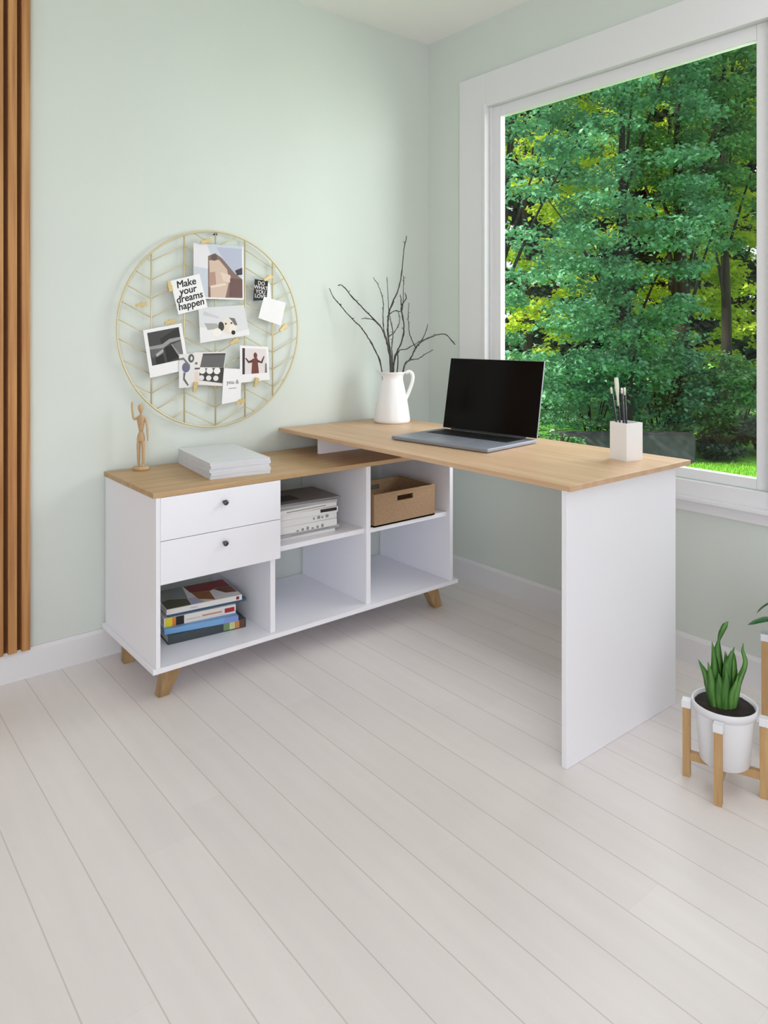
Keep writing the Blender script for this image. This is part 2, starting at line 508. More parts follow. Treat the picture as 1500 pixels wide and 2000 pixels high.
tube(bm, catmull([(.058, 0, .217), (.075, 0, .222), (.088, 0, .212), (.091, 0, .190), (.083, 0, .158), (.070, 0, .125), (.0595, 0, .100)], 6), .0054, 10, squash=1.5)
build('handle', bm, M_CERAMIC, pit)

b1 = [(-0.429, -0.161, 0.997), (-0.450, -0.142, 1.071), (-0.472, -0.125, 1.121), (-0.496, -0.104, 1.167), (-0.533, -0.075, 1.213), (-0.570, -0.045, 1.268), (-0.591, -0.027, 1.304), (-0.603, -0.018, 1.336)]
b2 = [(-0.39, -0.18, 0.992), (-0.401, -0.178, 1.072), (-0.415, -0.173, 1.128), (-0.432, -0.165, 1.166), (-0.464, -0.145, 1.208), (-0.507, -0.117, 1.259), (-0.546, -0.091, 1.31), (-0.575, -0.075, 1.347), (-0.592, -0.067, 1.347)]
b2s = [(-0.449, -0.155, 1.189), (-0.476, -0.145, 1.203), (-0.507, -0.123, 1.203)]
b2t = [(-0.415, -0.173, 1.128), (-0.417, -0.163, 1.175), (-0.414, -0.158, 1.236), (-0.411, -0.152, 1.288), (-0.421, -0.136, 1.345), (-0.436, -0.116, 1.386)]
b3 = [(-0.374, -0.167, 0.991), (-0.383, -0.156, 1.118), (-0.382, -0.152, 1.175), (-0.378, -0.151, 1.218), (-0.365, -0.157, 1.265), (-0.345, -0.169, 1.318), (-0.331, -0.176, 1.366), (-0.322, -0.179, 1.428), (-0.316, -0.18, 1.495), (-0.303, -0.186, 1.571)]
b3s = [(-0.377, -0.152, 1.222), (-0.349, -0.16, 1.24), (-0.321, -0.175, 1.242), (-0.311, -0.174, 1.333), (-0.307, -0.17, 1.396)]
b5 = [(-0.353, -0.158, 0.995), (-0.339, -0.162, 1.056), (-0.317, -0.173, 1.109), (-0.307, -0.173, 1.171), (-0.309, -0.164, 1.223), (-0.309, -0.157, 1.257), (-0.289, -0.166, 1.296), (-0.289, -0.159, 1.32)]
b5s = [(-0.309, -0.160, 1.243), (-0.305, -0.145, 1.315)]
b5t = [(-0.383, -0.154, 1.123), (-0.352, -0.163, 1.147), (-0.331, -0.172, 1.194), (-0.332, -0.162, 1.237)]
b6 = [(-0.327, -0.192, 0.981), (-0.297, -0.202, 1.023), (-0.271, -0.208, 1.07), (-0.245, -0.214, 1.099), (-0.192, -0.242, 1.127), (-0.143, -0.267, 1.134), (-0.101, -0.286, 1.088)]
b6s = [(-0.297, -0.203, 1.023), (-0.26, -0.217, 1.027), (-0.228, -0.225, 1.046), (-0.19, -0.239, 1.065)]
b6t = [(-0.248, -0.214, 1.096), (-0.223, -0.219, 1.137), (-0.203, -0.215, 1.18)]
b6u = [(-0.268, -0.209, 1.074), (-0.298, -0.203, 1.132), (-0.31, -0.206, 1.199), (-0.315, -0.215, 1.274)]
b7 = [(-0.334, -0.161, 0.989), (-0.328, -0.159, 1.058), (-0.296, -0.179, 1.07), (-0.267, -0.196, 1.089), (-0.241, -0.21, 1.103)]
b8 = [(-0.351, -0.147, 0.989), (-0.349, -0.138, 1.07), (-0.341, -0.135, 1.142), (-0.349, -0.118, 1.238), (-0.347, -0.109, 1.315), (-0.346, -0.1, 1.393)]
b8s = [(-0.347, -0.137, 1.094), (-0.342, -0.14, 1.137), (-0.342, -0.129, 1.19)]
def twig(label, stem, sides, r0):
    root = Vector((-.375 + (stem[0][0] + .375) * .4, -.172 + (stem[0][1] + .172) * .4, .765))
    bm = bmesh.new()
    def run(pts, ra, rb):
        cp = catmull(pts, 5)
        n = len(cp)
        rr = []
        for i in range(n):
            cp[i] = cp[i] + Vector((random.uniform(-1, 1), random.uniform(-1, 1), random.uniform(-1, 1))) * .0012
            rr.append((ra + (rb - ra) * i / (n - 1)) * random.choice((.9, 1, 1, 1.1, 1.35)))
        tube(bm, cp, rr, 7)
        for _ in range(n // 5):                        # buds
            i = random.randrange(n // 3, n - 1)
            d = Vector((random.uniform(-1, 1), random.uniform(-1, 1), random.uniform(.1, 1))).normalized()
            tube(bm, [cp[i], cp[i] + d * random.uniform(.006, .014)], [rr[i] * .8, rr[i] * .35], 6)
    r0 *= 1.2
    run([root] + stem, r0, r0 * .42)
    for s in sides: run(s, r0 * .55, r0 * .3)
    return tag(build('twig', bm, M_TWIG), label, 'twig', 'bare twigs in the white jug')
twig('bare twig reaching farthest out over the desk end towards the pinboard', b1, [], .0030)
twig('forked bare twig leaning over just above the lowest outer one', b2, [b2s, b2t], .0036)
twig('tallest bare twig standing upright in the white jug', b3, [b3s, b5t], .0036)
twig('twig with a hooked curling tip beside the tallest one', b5, [b5s], .0036)
twig('bare twig arching over towards the window with drooping tip', b6, [b6s, b6t, b6u], .0036)
twig('short thin twig bending towards the arching one by the window', b7, [], .0026)
twig('thin straight twig behind the tallest one in the jug', b8, [b8s], .0024)

# ------------------------------------------------------------------ laptop
lp = thing('laptop', 'open dark grey laptop with black screen on the desk', 'laptop', (-.531, -.762, .7502), math.atan2(-.993, .118))
M_DECK = mat('space_grey_aluminium', lin(150, 155, 168), 0.4, metal=0.35)
M_SCREEN = mat('screen_glass', lin(14, 12, 12), 0.12, spec=0.12)
M_KEYS = mat('black_keys', lin(16, 17, 20), 0.5)
bm = bmesh.new(); box(bm, -.2175, .2175, -.148, .148, .0015, .0145, bevel=.0035)
for sx in (-1, 1):
    for sy in (-1, 1): lathe(bm, [(0, 0), (.008, 0), (.009, .0018), (0, .0018)], 12, c=(sx * .19, sy * .125, 0))
build('base', bm, M_DECK, lp)
bm = bmesh.new()
box(bm, -.185, .185, .010, .128, .0146, .0151)
for r in range(6):
    n = 14
    for c in range(n):
        x0 = -.183 + c * .366 / n; y0 = .0125 + r * .0190
        if r == 0 and 4 <= c <= 8:
            if c > 4: continue
            box(bm, x0 + .001, x0 + 5 * .366 / n - .001, y0, y0 + .0165, .0151, .0160); continue
        box(bm, x0 + .001, x0 + .366 / n - .001, y0, y0 + .0165, .0151, .0160)
build('keyboard', bm, M_KEYS, lp)
nbox('trackpad', mat('trackpad_glass', lin(158, 163, 176), .35, metal=.25), lp, -.075, .075, -.130, -.012, .0146, .0149, world=False)
bm = bmesh.new(); tube(bm, [(-.17, .146, .0155), (.17, .146, .0155)], .0052, 12); build('hinge', bm, M_BLACK, lp)
tilt = Matrix.Translation((0, .150, .0165)) @ Matrix.Rotation(R(-10.5), 4, 'X')
bm = bmesh.new(); box(bm, -.2175, .2175, -.0010, .0050, .0, .2800, bevel=.0022); bm.transform(tilt)
lid = build('lid', bm, M_DECK, lp)
bm = bmesh.new(); box(bm, -.2155, .2155, -.0018, -.0008, .0020, .2782, bevel=.0003); bm.transform(tilt)
tag(build('screen', bm, M_SCREEN, lid), 'black glass screen')

# ------------------------------------------------------------------ pen cup and pens
cup = thing('pen_cup', 'square white cup holding black pens on the desk corner', 'pen cup', (-.389, -1.340, .7502), R(-11))
bm = bmesh.new()
s, t, hh = .0345, .004, .1165
box(bm, -s, s, -s, s, 0, .005)
box(bm, -s, s, -s, -s + t, .005, hh); box(bm, -s, s, s - t, s, .005, hh)
box(bm, -s, -s + t, -s + t, s - t, .005, hh); box(bm, s - t, s, -s + t, s - t, .005, hh)
bmesh.ops.remove_doubles(bm, verts=bm.verts, dist=1e-5)
build('body', bm, mat('matt_white_cup', lin(240, 240, 241), .55), cup)
rv = Vector((math.sin(HEAD), -math.cos(HEAD), 0))
M_TIP = mat('cream_pen_tip', lin(222, 224, 212), .45)
M_PEN = mat('black_pen', lin(24, 30, 33), .4)
def pen(label, lat0, lat1, zt, zc, dep, r, brush=False):
    c = Vector((-.389, -1.340, 0)); wv = Vector((math.cos(HEAD), math.sin(HEAD), 0))
    p0 = c + rv * lat0 + wv * dep * .6 + Vector((0, 0, .7575)); p1 = c + rv * lat1 + wv * dep + Vector((0, 0, zt))
    o = thing('paint_brush' if brush else 'pen', label, 'brush' if brush else 'pen', p0, 0, 'pens in the white cup')
    d = (p1 - p0); k = (zc - p0.z) / (p1.z - p0.z)
    bm = bmesh.new(); tube(bm, [(0, 0, 0), d * .02, d * k], [r * .5, r, r], 10); build('barrel', bm, M_PEN, o)
    bm = bmesh.new()
    if brush: tube(bm, [d * k, d * (k + (1 - k) * .35), d * (k + (1 - k) * .6), d * .98, d], [r * 1.1, r * 1.3, r * 2.2, r * 2.2, r * 1.6], 12)
    else: tube(bm, [d * k, d * .99, d], [r * 1.05, r * 1.05, r * .6], 10)
    tag(build('bristles' if brush else 'cap', bm, M_TIP, o), 'cream tip')
pen('thick cream-tipped brush, the tallest item in the square cup', -.010, -.031, 1.006, .917, .002, .0030, True)
pen('pen with short cream end leaning outermost towards the laptop', -.012, -.044, .975, .955, .012, .0032)
pen('cream-ended black pen tight against the tall brush', -.004, -.018, .975, .957, -.012, .0034)
pen('cream-ended black pen standing straightest and nearest the outer desk edge', .006, -.003, .975, .951, .006, .0033)

# ------------------------------------------------------------------ basket
bk = thing('storage_basket', 'brown woven storage box with a cut-out grip', 'basket', (-.545, -.348, .4022))
M_BASK = mat('woven_brown', lin(170, 141, 110), .85, rgb2=lin(152, 123, 94), scale=(90, 90, 300), bump=.5, detail=1.5)
M_BASKIN = mat('woven_brown_lining', lin(128, 98, 72), .9, rgb2=lin(100, 76, 54), scale=(160, 160, 260), bump=.5, detail=1.5)
bx0, bx1, by0, by1, bz0, bz1, bt = -.702, -.388, -.460, -.236, .4022, .520, .006
bm = bmesh.new()
box(bm, bx0, bx1, by0, by1, bz0, bz0 + .006)
for ya in (by0, by1 - bt):                              # front and back walls around a grip hole
    hx0, hx1, hz0, hz1 = -.588, -.505, .488, .508
    for a in ((bx0, hx0, bz0, bz1), (hx1, bx1, bz0, bz1), (hx0, hx1, bz0, hz0), (hx0, hx1, hz1, bz1)):
        box(bm, a[0], a[1], ya, ya + bt, a[2], a[3])
box(bm, bx0, bx0 + bt, by0 + bt, by1 - bt, bz0, bz1); box(bm, bx1 - bt, bx1, by0 + bt, by1 - bt, bz0, bz1)
build('body', bm, M_BASK, bk, True)
bm = bmesh.new()
for a in ((bx0 - .002, bx1 + .002, by0 - .002, by0 + bt + .001), (bx0 - .002, bx1 + .002, by1 - bt - .001, by1 + .002), (bx0 - .002, bx0 + bt + .001, by0 + bt + .001, by1 - bt - .001), (bx1 - bt - .001, bx1 + .002, by0 + bt + .001, by1 - bt - .001)):
    box(bm, a[0], a[1], a[2], a[3], bz1 - .001, bz1 + .007, bevel=.002)
build('rim', bm, M_BASK, bk, True)

# ------------------------------------------------------------------ books in the lower bay
def book(label, cx, cy, z0, rz, w, d, t, cover, spine_marks=(), top_polys=(), pages=M_PAGES):
    """spine along local x, facing -y; marks are (x0, x1, z0, z1, material) as fractions of the spine"""
    o = thing('book', label, 'book', (cx, cy, z0), R(rz), 'books piled in the lower bay')
    mats = [cover]; idx = {}
    def mi(m):
        if m.name not in idx:
            mats.append(m); idx[m.name] = len(mats) - 1
        return idx[m.name]
    bm = bmesh.new()
    c = min(.0022, t * .16)
    box(bm, -w / 2, w / 2, -d / 2, d / 2, 0, c); box(bm, -w / 2, w / 2, -d / 2, d / 2, t - c, t)
    box(bm, -w / 2, w / 2, -d / 2, -d / 2 + c, c, t - c)
    for (a, b2_, za, zb, m) in spine_marks:
        box(bm, -w / 2 + a * w, -w / 2 + b2_ * w, -d / 2 - .0004, -d / 2 + .0002, za * t, zb * t, mi=mi(m))
    for (m, pts) in top_polys:
        vs = [bm.verts.new((-w / 2 + u * w, -d / 2 + v * d, t + .0003)) for u, v in pts]
        vs2 = [bm.verts.new((q.co.x, q.co.y, t - .0002)) for q in vs]
        n = len(vs); k = mi(m)
        bm.faces.new(vs).material_index = k
        for i in range(n): bm.faces.new((vs[i], vs2[i], vs2[(i + 1) % n], vs[(i + 1) % n])).material_index = k
    build('cover', bm, mats, o)
    bm = bmesh.new(); box(bm, -w / 2 + .003, w / 2 - .003, -d / 2 + c + .0002, d / 2 - .003, c + .0002, t - c - .0002)
    build('pages', bm, pages, o)
    return o
C_SLATE = mat('book_dark_slate', lin(62, 72, 76), .5); C_BLUE = mat('book_light_blue', lin(120, 172, 222), .45)
C_WHITE = mat('book_white', lin(232, 230, 226), .5); C_NAVY = mat('book_steel_blue', lin(58, 92, 122), .45)
I_YEL = mat('ink_yellow', lin(236, 220, 50), .5); I_ORG = mat('ink_orange', lin(222, 130, 52), .5)
I_BLK = mat('ink_black', lin(34, 30, 34), .5); I_RED = mat('ink_red', lin(172, 40, 46), .5)
I_GRN = mat('ink_green', lin(120, 150, 110), .5); I_OLV = mat('ink_olive', lin(88, 92, 62), .5)
I_BRN = mat('ink_brown', lin(112, 66, 40), .5); I_MAR = mat('ink_maroon', lin(128, 40, 36), .5); I_TAN = mat('ink_tan', lin(196, 140, 84), .5)
I_GRY = mat('ink_grey', lin(140, 146, 140), .5); I_LIL = mat('ink_lilac', lin(192, 192, 212), .5); I_PNK = mat('ink_faded_pink', lin(214, 180, 168), .5)
I_OCH = mat('ink_ochre', lin(150, 96, 40), .5)
zb = .1192
book('thick dark slate book with a picture strip, bottom of the pile', -1.318, -.242, zb, -6, .272, .205, .030, C_SLATE,
     [(.70, .78, .12, .92, I_GRN), (.78, .85, .12, .92, mat('ink_pale_lime', lin(206, 210, 150), .5)), (.85, .91, .12, .92, I_TAN), (.91, .97, .12, .92, I_BRN)], [])
book('light blue book lying on the dark slate book', -1.330, -.245, zb + .0305, -11, .250, .195, .019, C_BLUE,
     [(.80, 1.0, .1, .9, mat('ink_periwinkle', lin(134, 150, 214), .5))], [])
book('white book with yellow and red patches along its spine', -1.333, -.228, zb + .0500, -7.5, .248, .190, .030, C_WHITE,
     [(.02, .11, .02, .97, I_YEL), (.11, .16, .02, .97, I_ORG), (.16, .27, .02, .98, I_BLK), (.30, .50, .38, .46, I_PNK), (.52, .80, .40, .58, mat('ink_salmon', lin(206, 150, 124), .5)), (.84, .91, .25, .75, I_RED), (.91, .98, .25, .75, I_RED)], [])
book('thin steel blue book with overhanging corner near the top', -1.306, -.228, zb + .0804, -6, .276, .180, .0095, C_NAVY, [], [])
book('white-spined book with a brown and maroon picture cover, top of pile', -1.318, -.228, zb + .0903, -6.5, .264, .190, .0175, C_WHITE,
     [(.92, .96, .2, .8, I_MAR), (.30, .40, .35, .6, I_LIL)],
     [(I_OLV, [(.01, .02), (.32, .02), (.34, .35), (.12, .48), (.01, .40)]), (I_GRY, [(.01, .41), (.12, .49), (.35, .36), (.42, .99), (.01, .99)]),
      (I_LIL, [(.33, .02), (.50, .02), (.45, .34), (.35, .34)]), (I_OCH, [(.46, .22), (.64, .03), (.66, .28), (.68, .50), (.45, .60)]),
      (I_MAR, [(.44, .61), (.69, .51), (.80, .60), (.99, .55), (.99, .99), (.43, .99)]), (I_BRN, [(.84, .26), (.99, .20), (.99, .54), (.81, .59), (.75, .55)])])

# ------------------------------------------------------------------ magazines on the middle shelf
M_MAGW = mat('magazine_white', lin(226, 226, 227), .6); M_MAGG = mat('magazine_grey', lin(172, 173, 176), .6); M_MAGD = mat('magazine_charcoal', lin(132, 132, 134), .55)
mag_labels = ['lowest magazine in the shelf stack above the bare middle bay', 'second magazine from the bottom of the shelf stack',
              'thick white magazine in the lower half of the shelf stack', 'magazine with grey spine lettering halfway up the shelf stack',
              'white magazine with a black block on its spine', 'pale magazine just under the top two of the shelf stack',
              'creased magazine second from the top of the shelf stack', 'uppermost grey-covered magazine on the middle shelf stack']
z = .4022
specs = [(.010, 0, .010, -2, M_MAGW), (.012, .012, .006, 1, M_MAGG), (.026, -.004, .004, -3, M_MAGW), (.024, .004, .006, -1, M_MAGW),
         (.020, .004, .002, -4, M_MAGW), (.016, -.006, .004, 1.5, M_MAGW), (.010, .010, .008, -5, M_MAGG), (.0075, .020, .010, -3, M_MAGD)]
for i, (t, dx, dy, rz, m) in enumerate(specs):
    w, d = .262 + (i % 3) * .008, .205
    o = thing('magazine', mag_labels[i], 'magazine', (-.968 + dx, -.300 + dy, z), R(rz), 'magazines stacked on the middle shelf')
    bm = bmesh.new()
    box(bm, -w / 2, w / 2, -d / 2, d / 2, 0, .0012, bevel=.0003); box(bm, -w / 2, w / 2, -d / 2, d / 2, t - .0012, t, bevel=.0003)
    mats = [m, I_BLK, I_GRY, mat('print_charcoal', lin(78, 76, 76), .6)]
    box(bm, -w / 2, w / 2, -d / 2 - .0003, -d / 2 + .001, .0012, t - .0012)
    if i == 4: box(bm, w * .22, w * .48, -d / 2 - .0008, -d / 2 + .0002, t * .30, t * .88, mi=1)
    if i == 3:
        for k in range(4): box(bm, w * (.10 + k * .07), w * (.13 + k * .07 + (.02 if k % 2 else 0)), -d / 2 - .0007, -d / 2 + .0002, t * .3, t * (.65 + .1 * (k % 2)), mi=2)
    if i == 2:
        for k in range(6): box(bm, w * (-.12 + k * .075), w * (-.085 + k * .075), -d / 2 - .0007, -d / 2 + .0002, t * .08, t * (.3 + .12 * (k % 3)), mi=2)
    if i in (1, 5): box(bm, -w * .3, w * .32, -d / 2 - .0007, -d / 2 + .0002, t * .35, t * .55, mi=2)
    if i == 7: box(bm, -w * .46, -w * .05, -d * .30, d * .10, t, t + .0003, mi=3)
    build('cover', bm, mats, o)
    bm = bmesh.new(); box(bm, -w / 2 + .002, w / 2 - .002, -d / 2 + .0012, d / 2 - .002, .0013, t - .0013)
    build('pages', bm, M_PAGES, o)
    z += t + .0004

# ------------------------------------------------------------------ round wire pinboard
RC, RR, YB = Vector((-1.145, 0, 1.159)), .379, -.020
pb = thing('wire_pinboard', 'round pale brass wire pinboard with chevron bars hung on the wall', 'pinboard', (RC.x, YB, RC.z))
bm = bmesh.new()
tube(bm, [(RR * math.cos(2 * math.pi * i / 72), 0, RR * math.sin(2 * math.pi * i / 72)) for i in range(72)], .0036, 8, closed=True)
build('rim', bm, M_GOLD, pb)
bars = [-.254, -.126, .002, .130, .257]
for x in bars:
    hgt = math.sqrt(RR * RR - x * x)
    bm = bmesh.new(); tube(bm, [(x, 0, -hgt), (x, 0, hgt)], .0030, 8); build('upright_bar', bm, M_GOLD, pb)
edges = [-RR] + bars + [RR]
bm = bmesh.new()
for i in range(6):
    xa, xb = edges[i], edges[i + 1]
    rise = .066 if i % 2 else -.066                      # valley at the first bar, peak at the second ...
    sl_ = rise / .128
    z0 = -.52
    while z0 < .52:
        # clip the slanted wire to the circle
        seg_pts = []
        for k in range(41):
            x = xa + (xb - xa) * k / 40
            ref = bars[0] if i == 0 else (xa if i % 2 else xb)
            zz = z0 + .006 + ((x - xa) * sl_ if i % 2 else (x - xb) * sl_)
            if x * x + zz * zz < (RR - .001) ** 2: seg_pts.append((x, 0, zz))
        if len(seg_pts) > 3: tube(bm, [seg_pts[0], seg_pts[-1]], .0019, 6)
        z0 += .0695
build('chevron_wires', bm, M_GOLD, pb)
bm = bmesh.new(); lathe(bm, [(0, 0), (.0025, 0), (.0025, .018), (.006, .019), (.006, .021), (0, .022)], 14)
bm.transform(Matrix.Translation((-1.142, -.0004, 1.528)) @ Matrix.Rotation(R(90), 4, 'X'))
tag(build('nail', bm, M_BLACK), 'black nail holding the round pinboard on the wall', 'nail')

def card(name, label, cat, corners, y, polys=(), base=M_PAPER, curl=.0):
    """corners: upper-left, upper-right, lower-right, lower-left as (x, z) on the wall; polys are (material, [(u, v)]) with u right, v down"""
    A, B, C_, D = [Vector((p[0], 0, p[1])) for p in corners]
    ctr = (A + B + C_ + D) / 4
    o = thing(name, label, cat, (ctr.x, y, ctr.z), 0, 'cards clipped to the pinboard')
    def P(u, v, lift):
        q = A * (1 - u) * (1 - v) + B * u * (1 - v) + C_ * u * v + D * (1 - u) * v - ctr
        return Vector((q.x, -lift - curl * (2 * v - 1) ** 2, q.z))
    n = 6
    bm = bmesh.new()
    for side, lf in ((0, .0006), (1, 0.0)):
        grid = [[bm.verts.new(P(i / n, j / n, lf)) for i in range(n + 1)] for j in range(n + 1)]
        if side == 0: front = grid
        else: back = grid
        for j in range(n):
            for i in range(n): bm.faces.new((grid[j][i], grid[j][i + 1], grid[j + 1][i + 1], grid[j + 1][i]))
    ring = lambda g: g[0][:] + [r[n] for r in g[1:]] + list(reversed(g[n][:n])) + [g[j][0] for j in range(n - 1, 0, -1)]
    ra, rb = ring(front), ring(back)
    for i in range(len(ra)):
        k = (i + 1) % len(ra); bm.faces.new((ra[i], ra[k], rb[k], rb[i]))
    build('sheet', bm, base, o)
    if polys:
        bm = bmesh.new(); mats = []; lf = .0008
        for m, pts in polys:
            if m not in mats: mats.append(m)
            f = bm.faces.new([bm.verts.new(P(u, v, lf)) for u, v in pts]); f.material_index = mats.index(m)
            lf += .00006
        pr = build('print', bm, mats, o)
        tag(pr, 'printed picture')
    return o
def g(v, nm=None): return mat('print_grey_%d' % v, lin(v, v, v), .7)
def tone(n, r, gg, b): return mat('print_' + n, lin(r, gg, b), .7)
def disc(u, v, r, rv_=None, n=16): return [(u + r * math.cos(2 * math.pi * k / n), v + (rv_ or r) * math.sin(2 * math.pi * k / n)) for k in range(n)]
FULL = lambda u0, v0, u1, v1: [(u0, v0), (u1, v0), (u1, v1), (u0, v1)]
c1 = card('photo_print', 'largest photo on the board, a brown and grey-blue picture', 'photo', [(-1.238, 1.486), (-1.026, 1.488), (-1.024, 1.275), (-1.238, 1.275)], -.0285, [
    (tone('sky', 196, 204, 216), FULL(.0, .0, .97, .97)), (tone('bluegrey', 178, 184, 204), [(.45, .05), (.96, .05), (.96, .52), (.80, .50), (.60, .30)]),
    (tone('pale', 224, 222, 228), [(0, 0), (.25, .0), (.34, .2), (.30, .45), (.0, .42)]),
    (tone('dusk', 128, 104, 98), [(.28, .22), (.42, .16), (.55, .24), (.80, .50), (.97, .62), (.97, .97), (.28, .97)]),
    (tone('beige', 206, 184, 168), [(.30, .30), (.50, .28), (.66, .45), (.70, .66), (.62, .97), (.33, .97)]),
    (tone('rose', 176, 142, 130), [(.30, .52), (.42, .50), (.44, .74), (.30, .78)]), (tone('blush', 222, 200, 188), [(.52, .50), (.72, .55), (.76, .70), (.58, .66)]),
    (tone('umber', 108, 80, 78), [(.72, .60), (.97, .62), (.97, .95), (.70, .95)]), (tone('ink', 62, 58, 66), [(.82, .46), (.97, .40), (.97, .53), (.86, .55)]),
    (tone('shade', 96, 84, 80), disc(.40, .24, .06)), (tone('strap', 226, 208, 196), [(.32, .76), (.62, .70), (.64, .74), (.33, .80)])])
c2 = card('lettered_card', 'white card with four lines of black brush lettering', 'card', [(-1.331, 1.338), (-1.215, 1.370), (-1.181, 1.243), (-1.299, 1.213)], -.0315)
M_INK = mat('black_ink', lin(30, 30, 32), .8)
lettering('lettering', ['Make', 'your', 'dreams', 'happen'], c2, M_INK, .037, (-.002, -.0009, .001), (R(90), R(-14.5), 0), .74, .0006, .12)
c3 = card('lettered_card', 'small black card with white lettering', 'card', [(-.976, 1.360), (-.915, 1.354), (-.922, 1.277), (-.983, 1.272)], -.0300, base=mat('black_card', lin(24, 22, 24), .7))
lettering('lettering', ['DO', 'WHAT', 'YOU', 'LOVE'], c3, mat('white_ink', lin(220, 218, 220), .8), .021, (0, -.0009, .001), (R(90), R(6), 0), .84, .0005)
card('note_card', 'narrow white card half hidden behind the small black card', 'card', [(-.934, 1.352), (-.905, 1.347), (-.897, 1.284), (-.942, 1.284)], -.0275)
card('note_card', 'blank square white note tilted below the small black card', 'card', [(-.936, 1.290), (-.832, 1.268), (-.856, 1.173), (-.962, 1.203)], -.0330)
card('photo_print', 'photo of a white puppy with black ears lying down', 'photo', [(-1.218, 1.240), (-1.025, 1.254), (-.998, 1.135), (-1.211, 1.105)], -.0300, [
    (tone('linen', 214, 216, 220), FULL(0, 0, 1, 1)), (tone('quilt', 228, 228, 230), [(0, .55), (.35, .62), (.70, .85), (1, .80), (1, 1), (0, 1)]),
    (tone('fold', 196, 198, 206), [(.1, .1), (.4, .3), (.42, .36), (.08, .22)]), (tone('furgrey', 170, 170, 168), [(.10, .45), (.36, .5), (.40, .66), (.16, .66)]),
    (tone('fur', 226, 218, 208), disc(.60, .62, .16, .26)), (tone('ear', 66, 62, 60), disc(.44, .60, .06, .14)), (tone('ear2', 110, 108, 108), [(.62, .36), (.74, .40), (.78, .62), (.72, .62), (.68, .48)]),
    (tone('snout', 236, 226, 216), disc(.66, .72, .08, .16)), (tone('nose', 34, 32, 34), disc(.67, .84, .042, .07)), (tone('eye', 50, 44, 44), disc(.54, .54, .018, .03)), (tone('eye', 50, 44, 44), disc(.66, .54, .018, .03)),
    (tone('paw', 236, 232, 228), disc(.34, .76, .09, .12))])
card('instant_photo', 'tilted black and white instant photo with wide white border', 'photo', [(-1.434, 1.154), (-1.287, 1.181), (-1.256, 1.007), (-1.407, .980)], -.0310, [
    (g(70), FULL(.09, .07, .91, .76)), (g(46), [(.38, .24), (.91, .07), (.91, .28), (.60, .38), (.40, .36)]), (g(150), [(.09, .36), (.42, .36), (.62, .28), (.91, .28), (.91, .34), (.64, .36), (.44, .44), (.09, .42)]),
    (g(96), [(.09, .42), (.44, .44), (.42, .56), (.12, .60)]), (g(36), [(.46, .44), (.66, .40), (.80, .70), (.48, .76)]), (g(40), [(.20, .62), (.40, .56), (.42, .76), (.20, .76)]),
    (g(112), [(.70, .40), (.91, .36), (.91, .70), (.84, .70)]), (g(170), [(.22, .54), (.42, .46), (.42, .52), (.24, .60)]), (g(150), [(.64, .40), (.68, .40), (.88, .74), (.82, .74)])])
card('photo_print', 'pale print of round black glasses overlapping the instant photo', 'photo', [(-1.298, 1.064), (-1.236, 1.066), (-1.236, .939), (-1.298, .937)], -.0335, [
    (g(222), FULL(.0, .0, 1, 1)), (g(92), disc(.78, .14, .20, .13)), (g(222), disc(.80, .14, .07, .06)), (tone('lens', 104, 104, 132), disc(.45, .40, .26, .15)),
    (g(120), [(.0, .12), (.3, .10), (.72, .34), (.66, .40), (.28, .17), (.0, .18)]), (g(96), [(.28, .55), (.42, .55), (.36, .72), (.62, .92), (.56, .96), (.26, .76)])])
card('photo_print', 'print of a grey panel above rows of white round shapes', 'photo', [(-1.238, 1.070), (-1.104, 1.070), (-1.118, .936), (-1.240, .948)], -.0315, [
    (tone('warmwhite', 226, 222, 220), FULL(0, 0, 1, 1)), (g(98), [(.28, .04), (.99, .04), (.97, .46), (.20, .46)]), (g(76), [(.28, .04), (.99, .04), (.99, .10), (.27, .10)]),
    (g(60), [(.18, .50), (.98, .46), (.98, .92), (.20, .86)])] + [(g(232), disc(.28 + .24 * k, .56, .11, .10)) for k in range(3)] + [(g(222), disc(.26 + .24 * k, .78, .09, .08)) for k in range(3)] + [
    (tone('peach', 228, 206, 194), [(0, .62), (.14, .60), (.18, 1), (0, 1)]), (g(110), disc(.08, .34, .04)), (g(90), [(.03, .48), (.2, .47), (.2, .52), (.03, .53)])])
c4 = card('note_card', 'tall white card with two faint grey lines below the prints', 'card', [(-1.114, 1.006), (-1.038, 1.000), (-1.041, .875), (-1.123, .866)], -.0340, [
    (g(158), FULL(.32, .57, .74, .595))])
lettering('lettering', ['you &'], c4, mat('grey_ink', lin(140, 140, 146), .8), .022, (.003, -.0009, .013), (R(90), 0, 0), 1.0, .0004)
card('instant_photo', 'instant photo of a figure in a brown coat with raised arms', 'photo', [(-1.043, 1.094), (-.915, 1.086), (-.908, .952), (-1.043, .945)], -.0310, [
    (tone('haze', 222, 214, 216), FULL(.08, .07, .92, .78)), (g(52), [(.08, .07), (.17, .07), (.16, .78), (.08, .78)]), (g(120), [(.86, .5), (.92, .5), (.92, .78), (.84, .78)]),
    (tone('coat', 112, 62, 54), [(.42, .36), (.60, .34), (.64, .78), (.38, .78)]), (tone('coat', 112, 62, 54), disc(.53, .27, .065, .09)),
    (tone('coat2', 92, 52, 50), [(.22, .34), (.30, .42), (.43, .38), (.44, .46), (.28, .48), (.17, .34)]), (tone('coat2', 92, 52, 50), [(.60, .38), (.72, .44), (.82, .28), (.85, .30), (.76, .50), (.60, .46)])])

